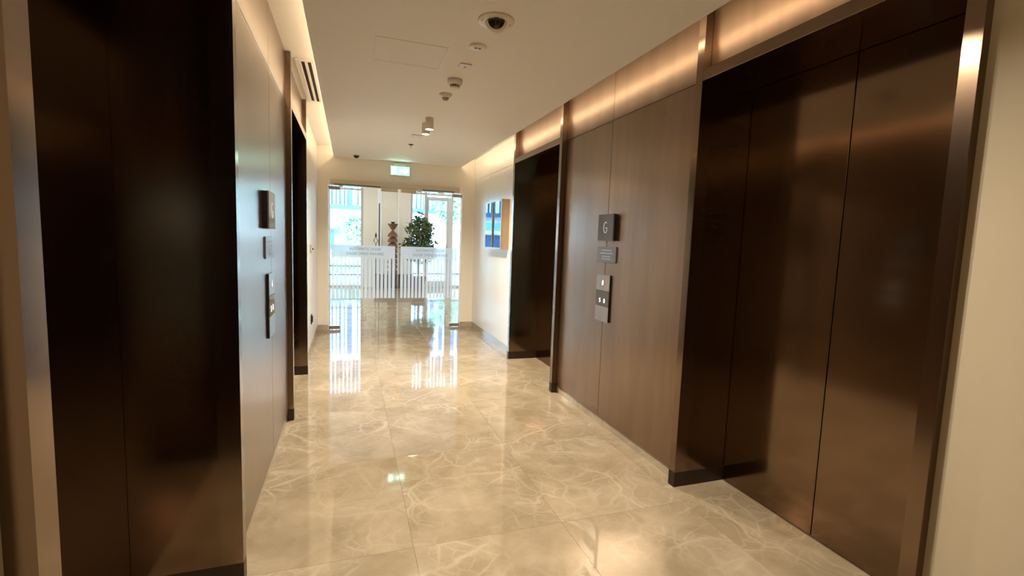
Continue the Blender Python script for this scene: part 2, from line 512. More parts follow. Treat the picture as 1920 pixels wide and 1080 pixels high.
# ------------------------------------------------------------------ walls
# lift openings: (inner near, inner far) along Y
L1, L2 = (0.883, 2.158), (4.135, 5.431)
R1, R2 = (1.089, 2.353), (4.335, 5.662)
PW = 0.055   # post width

def side_wall(name, side, lifts, xpanel, xwhite, xdoor):
    """backing masonry, one block for each bay, with recesses for the lifts; side -1 left, +1 right"""
    s = side
    far = xdoor + s * 0.45
    def bx(xa, xb, *r, m='paint'):
        return structure(box(name, min(xa, xb), max(xa, xb), *r, M[m]))
    back = xpanel + s * 0.016
    wback = xwhite + s * 0.012
    (a1, b1), (a2, b2) = lifts
    near = bx(XNL if s < 0 else XNR, far, YB, a1 - PW, 0, ZT, m='near_paint_dimmed')
    mid = bx(back, far, b1 + PW, a2 - PW, 0, ZT)
    end = bx(wback, far, b2 + PW, YF, 0, ZT)
    for a, b in lifts:
        bx(xdoor + s * 0.055, far, a - PW, b + PW, 0, ZT)
        bx(xpanel + s * 0.056, xdoor + s * 0.055, a - PW, b + PW, ZL + 0.07, ZT)
    return mid, end

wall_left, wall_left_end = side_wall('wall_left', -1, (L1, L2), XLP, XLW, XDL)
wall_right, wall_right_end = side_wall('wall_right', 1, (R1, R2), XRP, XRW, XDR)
wall_back = structure(box('wall_back', -1.3, 2.8, YB - 0.15, YB, 0, ZT + 0.12, M['bronze_panel']))

def clad(parent, side, xface, thick, y0, y1, yseams, zs, m, name='panel', g=0.0022):
    ys_ = [y0] + list(yseams) + [y1]
    for i in range(len(ys_) - 1):
        for j in range(len(zs) - 1):
            a = xface; b = xface + side * thick
            box(name, min(a, b), max(a, b), ys_[i] + g, ys_[i + 1] - g, zs[j] + (g if j else 0), zs[j + 1] - g, m, parent, bevel=0.0008)

clad(wall_left, -1, XLP, 0.016, L1[1] + PW, L2[0] - PW, [3.285], [0.07, 2.49, ZT], M['bronze_panel'], 'bronze_panel')
clad(wall_right, 1, XRP, 0.016, R1[1] + PW, R2[0] - PW, [3.43], [0.07, 2.49, ZT], M['bronze_panel'], 'bronze_panel')
clad(wall_left_end, -1, XLW, 0.012, L2[1] + PW, YF, [6.75], [0.09, 2.51, ZT], M['white_panel'], 'white_panel')
clad(wall_right_end, 1, XRW, 0.012, R2[1] + PW, YF, [7.12], [0.09, 2.51, ZT], M['white_panel'], 'white_panel')

def skirting(name, xa, xb, y0, y1, h):
    return structure(box(name, min(xa, xb), max(xa, xb), y0, y1, 0, h, M['marble_base'], None, bevel=0.001))
skirting('baseboard_left', XLP - 0.011, XLP - 0.016, L1[1] + PW, L2[0] - PW, 0.069)
skirting('baseboard_right', XRP + 0.011, XRP + 0.016, R1[1] + PW, R2[0] - PW, 0.069)
skirting('baseboard_left', XLW - 0.004, XLW - 0.012, L2[1] + PW, YF, 0.088)
skirting('baseboard_right', XRW + 0.004, XRW + 0.012, R2[1] + PW, YF, 0.088)
skirting('baseboard_right', XNR - 0.006, XNR, YB, R1[0] - PW, 0.088)
skirting('baseboard_left', XNL + 0.006, XNL, YB, L1[0] - PW, 0.088)

# far wall with the opening for the glass doors
OX0, OX1, OZ = -0.322, 1.805, 2.285
mb = MB().box(-1.27, OX0, YF, YF + 0.14, 0, 3.3).box(OX1, 2.75, YF, YF + 0.14, 0, 3.3).box(OX0, OX1, YF, YF + 0.14, OZ, 3.3)
wall_far = structure(mb.build('wall_far', M['paint']))
structure(box('baseboard_far', XLW, OX0 - 0.002, YF - 0.008, YF, 0, 0.088, M['marble_base']))
structure(box('baseboard_far', OX1 + 0.002, XRW, YF - 0.008, YF, 0, 0.088, M['marble_base']))

# ------------------------------------------------------------------ lift entrances
def lift(label, side, rng, xpost, xdoor, xtran):
    s = side
    a, b = rng
    t = thing('elevator_entrance', label, 'elevator', ((xpost + xdoor) / 2, (a + b) / 2, 0), 'bronze lift entrances')
    def bx(name, xa, xb, y0, y1, z0, z1, m, parent=t, bevel=0.0015):
        return box(name, min(xa, xb), max(xa, xb), y0, y1, z0, z1, m, parent, bevel)
    hk = 0.095
    for y0, y1 in ((a - PW, a), (b, b + PW)):
        p = bx('post', xpost, xpost + s * 0.085, y0, y1, hk, ZT - 0.002, M['bronze'], t, 0)
        bx('kick_plate', xpost - s * 0.0008, xpost + s * 0.085, y0 - 0.0008, y1 + 0.0008, 0.0, hk, M['kick'], p, 0)
    bx('lintel', xpost, xpost + s * 0.085, a, b, ZL, ZL + 0.062, M['bronze'])
    bx('transom_panel', xtran, xtran + s * 0.014, a + 0.001, b - 0.001, ZL + 0.062, ZT - 0.003, M['bronze_panel'])
    # deep reveals on both sides and overhead
    for y0, y1 in ((a - 0.03, a), (b, b + 0.03)):
        r = bx('side_reveal', xpost + s * 0.085, xdoor + s * 0.05, y0, y1, hk, ZL + 0.03, M['dark_bronze'], t, 0)
        bx('kick_plate', xpost + s * 0.085, xdoor + s * 0.0, y0 - 0.0008, y1 + 0.0008, 0.0, hk, M['kick'], r, 0)
    bx('head_reveal', xpost + s * 0.085, xdoor + s * 0.05, a, b, ZL, ZL + 0.03, M['dark_bronze'], t, 0)
    m_ = (a + b) / 2
    g = 0.0025
    bx('door_leaf', xdoor, xdoor + s * 0.035, a + 0.002, m_ - g, 0.008, ZL - 0.002, M['dark_bronze'])
    bx('door_leaf', xdoor, xdoor + s * 0.035, m_ + g, b - 0.002, 0.008, ZL - 0.002, M['dark_bronze'])
    bx('shaft_backing', xdoor + s * 0.045, xdoor + s * 0.05, a, b, 0.0, ZL, M['black'], t, 0)
    bx('sill', xdoor - s * 0.0, xdoor + s * 0.04, a, b, 0.0, 0.006, M['steel'], t, 0)
    return t

lift('dark bronze lift entrance in the left foreground, nearest on the left wall', -1, L1, XPL, XDL, XLP)
lift('narrow-looking bronze lift entrance further down the left wall past the call panel', -1, L2, XPL, XDL, XLP)
lift('large bronze lift entrance in the right foreground with the golden streak on its doors', 1, R1, XPR, XDR, XRP)
lift('bronze lift entrance further down the right wall beside the display case', 1, R2, XPR, XDR, XRP)

# ------------------------------------------------------------------ lift indicators, notices and call panels
def indicator(label, side, xw, yc, zc):
    s = side                      # +1 right wall (faces -X), -1 left wall
    t = thing('floor_indicator', label, 'indicator', (xw, yc, zc - 0.107), 'lift position indicators')
    d = 0.036
    def bx(name, da, db, y0, y1, z0, z1, m, bevel=0.001):
        xa, xb = xw - s * da, xw - s * db
        return box(name, min(xa, xb), max(xa, xb), y0, y1, z0, z1, m, t, bevel)
    bx('housing', 0.0, d - 0.006, yc - 0.118, yc + 0.118, zc - 0.105, zc + 0.105, M['ind_side'])
    bx('chrome_edge', d - 0.0075, d - 0.0055, yc - 0.1195, yc + 0.1195, zc - 0.1065, zc + 0.1065, M['steel'], 0)
    bx('glass_face', d - 0.0055, d, yc - 0.119, yc + 0.119, zc - 0.106, zc + 0.106, M['ind_glass'])
    xg = xw - s * (d + 0.0004)
    pts = [(xg, yc - s * 0.026 * math.cos(math.radians(q)), zc + 0.043 * math.sin(math.radians(q))) for q in range(48, 346, 12)]
    pts += [(xg, yc - s * 0.026, zc - 0.003), (xg, yc - s * 0.002, zc - 0.003)]
    MB().tube(pts, 0.0026, 6).build('lettering', M['ind_text'], t)
    return t
indicator('dark glass floor indicator showing G on the right bronze wall', 1, XRP, 3.40, 1.642)
indicator('dark glass floor indicator showing G on the left bronze wall', -1, XLP, 3.10, 1.632)

def notice(label, side, xw, yc, zc):
    s = side
    t = thing('notice_plate', label, 'sign', (xw, yc, zc - 0.065), 'lift notice plates')
    def bx(name, da, db, y0, y1, z0, z1, m, bevel=0):
        xa, xb = xw - s * da, xw - s * db
        return box(name, min(xa, xb), max(xa, xb), y0, y1, z0, z1, m, t, bevel)
    bx('plate', 0.0, 0.010, yc - 0.146, yc + 0.146, zc - 0.064, zc + 0.064, M['notice'], 0.001)
    # four illegible engraved lines
    for k, (dz, w) in enumerate(((0.034, 0.078), (0.010, 0.10), (-0.016, 0.066), (-0.036, 0.07))):
        n = 7 + k % 2
        mbk = MB()
        for q in range(n):
            ya = yc - w + 2 * w * q / n + 0.004
            yb = yc - w + 2 * w * (q + 1) / n - 0.003
            xa, xb = xw - s * 0.0102, xw - s * 0.0108
            mbk.box(min(xa, xb), max(xa, xb), ya, yb, zc + dz - 0.0045, zc + dz + 0.0045)
        mbk.build('engraved_line', M['notice_ink'], t)
    return t
notice('small grey notice plate under the right floor indicator', 1, XRP, 3.41, 1.425)
notice('small grey notice plate under the left floor indicator', -1, XLP, 3.18, 1.417)

def call_panel(label, side, xw, yc):
    s = side
    t = thing('call_panel', label, 'call panel', (xw, yc, 0.875), 'lift call panels')
    hw = 0.105
    def bx(name, da, db, y0, y1, z0, z1, m, bevel=0.0008):
        xa, xb = xw - s * da, xw - s * db
        return box(name, min(xa, xb), max(xa, xb), y0, y1, z0, z1, m, t, bevel)
    bx('back_box', 0.0, 0.012, yc - hw, yc + hw, 0.876, 1.260, M['ind_side'])
    bx('button_plate', 0.012, 0.015, yc - hw, yc + hw, 1.128, 1.260, M['plate'])
    bx('display_glass', 0.012, 0.0155, yc - hw, yc + hw, 1.001, 1.126, M['ind_glass'])
    bx('blank_plate', 0.012, 0.015, yc - hw, yc + hw, 0.876, 0.999, M['plate'])
    # round call button with lit arrow slot
    n = 20
    ring = MB()
    pts = [(xw - s * 0.016, yc + 0.020 * math.cos(2 * math.pi * i / n), 1.193 + 0.022 * math.sin(2 * math.pi * i / n)) for i in range(n)]
    ring.tube(pts, 0.0022, 6, closed=True)
    b = ring.build('call_button', M['steel'], t)
    ol = [(yc + 0.011 * math.cos(2 * math.pi * i / n), 1.193 + 0.018 * math.sin(2 * math.pi * i / n)) for i in range(n)]
    xa, xb = xw - s * 0.0152, xw - s * 0.0172
    MB().prism(ol, 0, min(xa, xb), max(xa, xb)).build('button_light', M['led_white'], t)
    r = (0, -s, 0)
    text_mesh('lettering', '5', 0.05, M['led_white'], t, (xw - s * 0.0162, yc + s * 0.035, 1.045), r, (0, 0, 1), 0.0004)
    text_mesh('lettering', '8', 0.05, M['led_white'], t, (xw - s * 0.0162, yc - s * 0.035, 1.045), r, (0, 0, 1), 0.0004)
    return t
call_panel('three-part lift call panel with lit digits on the right bronze wall', 1, XRP, 3.43)
call_panel('narrow lift call panel on the left bronze wall, seen edge-on', -1, XLP, 3.20)

# ------------------------------------------------------------------ far left wall switch and socket
t = thing('wall_switch', 'small pale switch plate on the far left white wall', 'switch', (XLW, 6.55, 1.27))
box('plate', XLW, XLW + 0.012, 6.50, 6.60, 1.272, 1.368, M['grey_plastic'], t, 0.002)
box('rocker', XLW + 0.012, XLW + 0.02, 6.535, 6.565, 1.295, 1.345, M['white_plastic'], t, 0.002)
box('key_knob', XLW + 0.012, XLW + 0.035, 6.592, 6.599, 1.31, 1.33, M['black'], t, 0.001)
t = thing('wall_socket', 'black socket low on the far left white wall', 'socket', (XLW, 6.62, 0.345))
box('plate', XLW, XLW + 0.012, 6.56, 6.68, 0.348, 0.47, M['black'], t, 0.002)
box('cover', XLW + 0.012, XLW + 0.022, 6.58, 6.66, 0.37, 0.45, M['ind_side'], t, 0.003)

# ------------------------------------------------------------------ display case on the right wall
t = thing('display_case', 'shallow glazed display case with tan sides on the right white wall', 'display case', (1.96, 6.48, 1.393))
ca, cb, cz0, cz1, cx = 6.08, 6.87, 1.395, 2.066, 1.905
mb = MB().box(cx + 0.008, XRW, ca, ca + 0.018, cz0, cz1).box(cx + 0.008, XRW, cb - 0.018, cb, cz0, cz1)
mb.box(cx + 0.008, XRW, ca + 0.018, cb - 0.018, cz0, cz0 + 0.018).box(cx + 0.008, XRW, ca + 0.018, cb - 0.018, cz1 - 0.018, cz1)
mb.build('case_body', M['tan_side'], t)
for r in ((ca, ca + 0.022, cz0, cz1), (cb - 0.022, cb, cz0, cz1), (ca + 0.022, cb - 0.022, cz0, cz0 + 0.022), (ca + 0.022, cb - 0.022, cz1 - 0.022, cz1)):
    box('frame_rail', cx, cx + 0.008, *r, M['steel'], t, 0.001)
box('print', cx + 0.012, cx + 0.014, ca + 0.018, cb - 0.018, cz0 + 0.018, cz1 - 0.018, M['print'], t)
for k, yy in enumerate((6.43, 6.52)):
    box('divider', cx + 0.004, cx + 0.012, yy - 0.012, yy + 0.012, cz0 + 0.022, cz1 - 0.022, M['alu'], t)
box('glass_front', cx + 0.001, cx + 0.004, ca + 0.022, cb - 0.022, cz0 + 0.022, cz1 - 0.022, M['glass'], t)

# ------------------------------------------------------------------ ceiling fittings
XM = 0.758
# access hatch
t = thing('access_hatch', 'square flush access hatch in the dropped ceiling', 'hatch', (0.37, 3.33, ZC - 0.002))
hx0, hx1, hy0, hy1 = 0.143, 0.595, 3.13, 3.54
for r in ((hx0, hx1, hy0, hy0 + 0.006), (hx0, hx1, hy1 - 0.006, hy1), (hx0, hx0 + 0.006, hy0 + 0.006, hy1 - 0.006), (hx1 - 0.006, hx1, hy0 + 0.006, hy1 - 0.006)):
    box('rim', *r, ZC - 0.0025, ZC, M['white_plastic'], t)
box('lid', hx0 + 0.008, hx1 - 0.008, hy0 + 0.008, hy1 - 0.008, ZC - 0.0015, ZC, M['ceiling'], t)

# large dome camera
t = thing('dome_camera', 'large dome security camera nearest on the ceiling', 'camera', (0.764, 2.65, ZC - 0.09))
cx_, cy_ = 0.764, 2.65
MB().lathe(cx_, cy_, [(0.101, ZC), (0.101, ZC - 0.006), (0.095, ZC - 0.011), (0.066, ZC - 0.013), (0.058, ZC - 0.010), (0.058, ZC)], 48).build('flange', M['white_plastic'], t)
prof = [(0.058 * math.cos(a), ZC - 0.008 - 0.060 * math.sin(a)) for a in [i * math.pi / 2 / 10 for i in range(11)]]
MB().lathe(cx_, cy_, prof, 40, cap=False).build('eyeball', M['white_plastic'], t)
# smoked window: a cap of the ball turned towards the lifts
ax_ = Vector((-0.25, -0.92, -0.12)).normalized()
e1 = ax_.cross(Vector((0, 0, 1))).normalized(); e2 = ax_.cross(e1)
vs, fs = [], []
na, nb = 36, 9
for j in range(nb + 1):
    ph = math.radians(50) * j / nb
    for i in range(na):
        th = 2 * math.pi * i / na
        d_ = ax_ * math.cos(ph) + (e1 * math.cos(th) + e2 * math.sin(th)) * math.sin(ph)
        vs.append((cx_ + 0.0605 * d_.x, cy_ + 0.0605 * d_.y, min(ZC - 0.0145, ZC - 0.008 + 0.0625 * d_.z)))
for j in range(nb):
    for i in range(na):
        k = (i + 1) % na
        fs.append((j * na + i, j * na + k, (j + 1) * na + k, (j + 1) * na + i))
MB().add(vs, fs, True).build('smoked_window', M['dome'], t)
c_ = Vector((cx_, cy_, ZC - 0.008)) + ax_ * 0.0605
MB().tube([c_ - ax_ * 0.004, c_ + ax_ * 0.0045], 0.011, 16).build('lens', M['lens'], t)
for sx in (-1, 1):
    box('screw_slot', cx_ + sx * 0.08 - 0.002, cx_ + sx * 0.08 + 0.002, cy_ - 0.012, cy_ + 0.012, ZC - 0.0135, ZC - 0.0118, M['grey_plastic'], t)

# flat round detector
t = thing('round_sensor', 'flat round white sensor disc just past the dome camera', 'sensor', (XM, 3.03, ZC - 0.014))
MB().lathe(XM, 3.03, [(0.054, ZC), (0.054, ZC - 0.007), (0.047, ZC - 0.012), (0.0, ZC - 0.013)], 40, cap=False).build('disc', M['white_plastic'], t)
for dx in (-0.012, 0.012):
    MB().lathe(XM + dx, 3.03, [(0.009, ZC - 0.0128), (0.009, ZC - 0.0165), (0.006, ZC - 0.018)], 16).build('eye', M['grey_plastic'], t)

# square sensor plate
t = thing('square_sensor', 'small square white sensor plate on the ceiling', 'sensor', (XM, 3.38, ZC - 0.012))
box('plate', XM - 0.04, XM + 0.04, 3.34, 3.42, ZC - 0.011, ZC, M['white_plastic'], t, 0.002)
MB().lathe(XM, 3.385, [(0.007, ZC - 0.0105), (0.007, ZC - 0.014), (0.004, ZC - 0.0155)], 14).build('eye', M['grey_plastic'], t)

# smoke detector with slotted chamber
cy_ = 3.715
t = thing('smoke_detector', 'white smoke detector with dark slots below its base', 'detector', (XM, cy_, ZC - 0.075))
MB().lathe(XM, cy_, [(0.056, ZC), (0.057, ZC - 0.028), (0.053, ZC - 0.033), (0.042, ZC - 0.038), (0.040, ZC - 0.040)], 40).build('base', M['white_plastic'], t)
MB().lathe(XM, cy_, [(0.034, ZC - 0.040), (0.032, ZC - 0.056)], 32).build('chamber', M['slot'], t)
for k in range(14):
    a = 2 * math.pi * k / 14
    c, s_ = math.cos(a), math.sin(a)
    pts = [(XM + (0.037 - 0.003 * q) * c, cy_ + (0.037 - 0.003 * q) * s_, ZC - 0.039 - 0.018 * q) for q in (0, 1)]
    MB().tube(pts, 0.0032, 6).build('rib', M['white_plastic'], t)
MB().lathe(XM, cy_, [(0.036, ZC - 0.055), (0.034, ZC - 0.061), (0.024, ZC - 0.067), (0.0, ZC - 0.069)], 32, cap=False).build('cap', M['white_plastic'], t)

# cone-shaped detector
cy_ = 4.095
t = thing('heat_detector', 'white cone-shaped detector with a grey tip past the smoke detector', 'detector', (XM, cy_, ZC - 0.06))
MB().lathe(XM, cy_, [(0.055, ZC), (0.055, ZC - 0.006), (0.045, ZC - 0.018), (0.031, ZC - 0.032)], 40).build('base', M['white_plastic'], t)
MB().lathe(XM, cy_, [(0.030, ZC - 0.031), (0.027, ZC - 0.042), (0.016, ZC - 0.052), (0.0, ZC - 0.054)], 32, cap=False).build('tip', M['grey_plastic'], t)

# two surface downlights
def downlight(label, y, gain):
    t = thing('downlight', label, 'lamp', (XM, y, ZC - 0.115), 'surface downlights on the ceiling')
    MB().lathe(XM, y, [(0.0415, ZC), (0.0415, ZC - 0.114), (0.0385, ZC - 0.114), (0.0385, ZC - 0.105)], 40, cap=False).build('cylinder_body', M['white_plastic'], t)
    MB().lathe(XM, y, [(0.0383, ZC - 0.1125), (0.0383, ZC - 0.108)], 32).build('lamp_face', M['lamp'], t)
    L = bpy.data.lights.new('downlight_beam', 'AREA')
    L.shape = 'DISK'; L.size = 0.074; L.energy = SPOT_POWER * gain; L.spread = math.radians(150)
    L.color = (1.0, 0.84, 0.63)
    o = bpy.data.objects.new('downlight_beam', L)
    COL.objects.link(o)
    o.location = (XM, y, ZC - 0.1135)
downlight('white cylinder downlight with lit face, the nearer of the pair', 4.95, 0.92)
downlight('white cylinder downlight with lit face, the further of the pair', 5.19, 0.92)
downlight('white cylinder downlight overhead between the nearest lifts, closest to the camera', 1.71, 0.5)
downlight('white cylinder downlight overhead between the nearest lifts, just before the dome camera', 1.95, 0.5)

t = thing('speaker_plate', 'shallow white plate on the ceiling just behind the downlights', 'plate', (XM, 5.86, ZC - 0.012))
box('plate', XM - 0.07, XM + 0.07, 5.79, 5.93, ZC - 0.007, ZC, M['white_plastic'], t, 0.002)
box('inner_grille', XM - 0.055, XM + 0.055, 5.805, 5.915, ZC - 0.011, ZC - 0.007, M['white_plastic'], t, 0.002)

t = thing('sprinkler', 'small dark sprinkler head in the ceiling before the exit sign', 'sprinkler', (0.75, 6.43, ZC - 0.045))
MB().lathe(0.75, 6.43, [(0.034, ZC), (0.034, ZC - 0.003), (0.020, ZC - 0.010), (0.010, ZC - 0.012)], 28).build('escutcheon', M['dome'], t)
MB().lathe(0.75, 6.43, [(0.005, ZC - 0.012), (0.004, ZC - 0.034)], 12).build('bulb', M['steel'], t)
MB().lathe(0.75, 6.43, [(0.014, ZC - 0.034), (0.014, ZC - 0.037)], 20).build('deflector', M['steel'], t)

t = thing('mini_dome_camera', 'small dark dome camera on the ceiling near the left far corner', 'camera', (0.09, 7.63, ZC - 0.06))
MB().lathe(0.09, 7.63, [(0.055, ZC), (0.055, ZC - 0.010), (0.047, ZC - 0.014)], 32).build('base', M['white_plastic'], t)
MB().lathe(0.09, 7.63, [(0.044 * math.cos(a), ZC - 0.012 - 0.040 * math.sin(a)) for a in [i * math.pi / 2 / 8 for i in range(9)]], 32, cap=False).build('dome', M['dome'], t)

# slot diffuser in the left cove
t = thing('slot_diffuser', 'white two-slot air diffuser in the left ceiling cove', 'air vent', (-0.345, 4.83, ZT - 0.012))
zx = ZT - 0.008
for x0, x1 in ((-0.415, -0.372), (-0.345, -0.324), (-0.297, -0.272)):
    box('blade', x0, x1, 4.22, 5.45, zx, ZT - 0.0005, M['white_plastic'], t, 0.001)
for x0, x1 in ((-0.372, -0.345), (-0.324, -0.297)):
    box('slot', x0, x1, 4.25, 5.42, ZT - 0.003, ZT - 0.0005, M['slot'], t)
for y0, y1 in ((4.22, 4.25), (5.42, 5.45)):
    for x0, x1 in ((-0.372, -0.345), (-0.324, -0.297)):
        box('end_cap', x0, x1, y0, y1, zx, ZT - 0.0005, M['white_plastic'], t)

# ------------------------------------------------------------------ exit sign
t = thing('exit_sign', 'green illuminated exit sign above the glass doors', 'sign', (0.762, YF - 0.035, 2.492))
ex0, ex1, ez0, ez1, ey = 0.61, 0.915, 2.496, 2.646, YF - 0.065
box('housing', ex0, ex1, ey, YF - 0.02, ez0, ez1, M['white_plastic'], t, 0.004)
box('wall_bracket', 0.66, 0.865, YF - 0.055, YF, 2.60, 2.685, M['white_plastic'], t, 0.002)
box('lit_face', ex0 + 0.008, ex1 - 0.008, ey - 0.002, ey, ez0 + 0.008, ez1 - 0.008, M['exit_green'], t)
def face(name, outline):
    MB().prism(outline, 1, ey - 0.0035, ey - 0.002).build(name, M['exit_white'], t)
# white door field with running figure on the left, arrow on the right
zc_ = (ez0 + ez1) / 2
face('door_field', [(0.632, zc_ - 0.05), (0.700, zc_ - 0.05), (0.700, zc_ + 0.05), (0.632, zc_ + 0.05)])
face('arrow', [(0.765, zc_ - 0.016), (0.825, zc_ - 0.016), (0.825, zc_ - 0.05), (0.895, zc_), (0.825, zc_ + 0.05), (0.825, zc_ + 0.016), (0.765, zc_ + 0.016)])
def figure_part(name, pts):
    MB().prism(pts, 1, ey - 0.0045, ey - 0.0035).build(name, M['exit_green'], t)
figure_part('figure_head', [(0.678 + 0.009 * math.cos(i * math.pi / 6), zc_ + 0.034 + 0.009 * math.sin(i * math.pi / 6)) for i in range(12)])
figure_part('figure_body', [(0.662, zc_ + 0.024), (0.678, zc_ + 0.02), (0.697, zc_ + 0.004), (0.693, zc_ - 0.001), (0.677, zc_ + 0.008), (0.672, zc_ - 0.008),
                            (0.686, zc_ - 0.018), (0.690, zc_ - 0.042), (0.681, zc_ - 0.042), (0.678, zc_ - 0.022), (0.662, zc_ - 0.014), (0.652, zc_ - 0.032),
                            (0.634, zc_ - 0.034), (0.634, zc_ - 0.027), (0.648, zc_ - 0.025), (0.657, zc_ - 0.006), (0.657, zc_ + 0.012), (0.645, zc_ + 0.004), (0.640, zc_ + 0.01)])

# ------------------------------------------------------------------ automatic glass doors
YG = YF + 0.03
op = thing('door_operator', 'beige overhead operator bar across the top of the glass doors', 'door operator', (0.73, YF - 0.05, 2.30))
box('cover', -0.285, 1.74, YF - 0.075, YF, 2.302, 2.372, M['operator'], op, 0.003)
for xa, xb in ((-0.23, 0.46), (1.13, 1.66)):
    box('arm_track', xa, xb, YF - 0.055, YF - 0.02, 2.286, 2.302, M['dark_alu'], op, 0.001)
for xa, xb in ((0.47, 0.73), (0.775, 1.02)):
    box('sensor_unit', xa, xb, YF - 0.07, YF - 0.02, 2.232, 2.302, M['operator'], op, 0.003)
for xa, xb in ((-0.17, -0.10), (1.04, 1.12), (1.38, 1.47)):
    box('bracket', xa, xb, YF - 0.045, YF - 0.02, 2.255, 2.302, M['white_plastic'], op, 0.001)

def glass_door(label, x0, x1, hinge, f0, f1):
    t = thing('glass_door', label, 'glass door', ((x0 + x1) / 2, YG, 0.0), 'automatic glass doors')
    box('glass_pane', x0 + 0.003, x1 - 0.003, YG - 0.006, YG + 0.006, 0.012, 2.262, M['glass'], t)
    for xe in (x0, x1 - 0.003):
        box('edge_seal', xe, xe + 0.003, YG - 0.0065, YG + 0.0065, 0.012, 2.262, M['glass_edge'], t)
    if hinge < 0:
        pa, pb = x0 - 0.004, x0 + 0.165
    else:
        pa, pb = x1 - 0.165, x1 + 0.004
    box('pivot_patch', pa, pb, YG - 0.016, YG + 0.016, 0.008, 0.062, M['steel'], t, 0.002)
    box('pivot_patch', pa, pb, YG - 0.016, YG + 0.016, 2.216, 2.27, M['steel'], t, 0.002)
    yf = YG - 0.0075
    zt, zb, z0 = 1.362, 1.158, 0.505
    fb = box('film_band', f0, f1, yf, yf + 0.0006, zb, zt, M['film'], t)
    n = 15
    w = f1 - f0
    pitch = w / (n + 0.72)
    gap = 0.0165
    xs = [f0 + pitch * (0.86 + k) for k in range(n)]
    edges = [f0] + [e for c in xs for e in (c - gap / 2, c + gap / 2)] + [f1]
    for k in range(0, len(edges), 2):
        box('film_stripe', edges[k], edges[k + 1], yf, yf + 0.0006, z0, zb, M['film'], t)
    c = (f0 + f1) / 2 + 0.02
    text_mesh('lettering', 'AUTOMATIC DOOR', 0.062, M['film_text'], t, (c, yf - 0.0006, 1.302), (1, 0, 0), (0, 0, 1), 0.0003, width=0.485)
    text_mesh('lettering', 'DOOR OPENS INWARD', 0.062, M['film_text'], t, (c, yf - 0.0006, 1.226), (1, 0, 0), (0, 0, 1), 0.0003, width=0.575)
    return t
glass_door('left leaf of the automatic glass doors with frosted film band', -0.312, 0.742, -1, -0.274, 0.704)
glass_door('right leaf of the automatic glass doors with frosted film band', 0.756, 1.797, 1, 0.792, 1.735)

# ------------------------------------------------------------------ lobby shell
LX0, LX1, LZ = -3.4, 6.0, 3.30
structure(box('ceiling', LX0, LX1, YF + 0.14, YW + 0.3, LZ, LZ + 0.15, M['ceiling']))
structure(box('wall_lobby_left', LX0 - 0.15, LX0, YF, YW + 0.3, 0, LZ, M['lobby_paint']))
structure(box('wall_lobby_right', LX1, LX1 + 0.15, YF, YW + 0.3, 0, LZ, M['lobby_paint']))
structure(MB().box(LX0, -1.27, YF, YF + 0.14, 0, LZ).box(2.75, LX1, YF, YF + 0.14, 0, LZ).build('wall_lobby_inner', M['lobby_paint']))
PX0, PX1 = 0.372, 1.742
structure(MB().box(PX0, PX1, YW, YW + 0.3, 0, LZ).box(LX0, -2.4, YW, YW + 0.3, 0, LZ).box(4.6, LX1, YW, YW + 0.3, 0, LZ).build('wall_window_side', M['lobby_paint']))
# slim white service profile with a dark slot on the pier
tr_ = structure(box('trim_2', 0.777, 0.897, YW - 0.02, YW, 0.0, 3.2, M['trim_white']))
box('dark_slot', 0.812, 0.842, YW - 0.024, YW - 0.02, 0.45, 2.50, M['navy_slot'], tr_)

def glazing(name, x0, x1, mullions, rails, m, m2):
    fr = MB()
    fw = 0.07
    y0, y1 = YW + 0.06, YW + 0.16
    fr.box(x0, x0 + fw, y0, y1, 0, LZ).box(x1 - fw, x1, y0, y1, 0, LZ)
    fr.box(x0 + fw, x1 - fw, y0, y1, LZ - 0.08, LZ).box(x0 + fw, x1 - fw, y0, y1, 0, 0.06)
    w = structure(fr.build(name, m))
    cells = [x0 + fw]
    for a, b in mullions:
        box('mullion', a, b, y0, y1, 0.06, LZ - 0.08, m, w, 0.003)
        cells += [a, b]
    cells.append(x1 - fw)
    for k in range(0, len(cells), 2):
        for za, zb, mm in rails:
            box('rail', cells[k], cells[k + 1], y0 + 0.005, y1 - 0.005, za, zb, mm, w, 0.002)
        box('pane', cells[k], cells[k + 1], YW + 0.105, YW + 0.112, 0.06, LZ - 0.08, M['glass'], w)
    return w
glazing('window_1', -2.4, PX0, [(-1.5, -1.44), (-0.60, -0.54)], [(2.84, 2.90, M['alu']), (0.60, 0.64, M['dark_alu']), (0.345, 0.385, M['dark_alu'])], M['alu'], M['alu'])
# right glazing: side light, aluminium door, side light
glazing('window_2', PX1, 4.6, [(2.17, 2.25), (3.00, 3.06), (3.9, 3.96)], [(2.84, 2.90, M['alu']), (0.40, 0.44, M['dark_alu'])], M['alu'], M['alu'])
d = MB().box(2.25, 2.29, YW + 0.03, YW + 0.08, 0.02, 2.78).box(2.85, 3.0, YW + 0.03, YW + 0.08, 0.02, 2.78)
d.box(2.29, 2.85, YW + 0.03, YW + 0.08, 2.68, 2.78).box(2.29, 2.85, YW + 0.03, YW + 0.08, 0.02, 0.20)
dr = structure(d.build('door_1', M['alu']))
box('pane', 2.29, 2.85, YW + 0.05, YW + 0.056, 0.20, 2.68, M['glass'], dr)
box('pull_handle', 2.87, 2.89, YW + 0.0, YW + 0.02, 0.85, 1.35, M['steel'], dr, 0.003)
for zz in (0.9, 1.28):
    box('handle_stud', 2.872, 2.888, YW + 0.02, YW + 0.03, zz, zz + 0.02, M['steel'], dr)

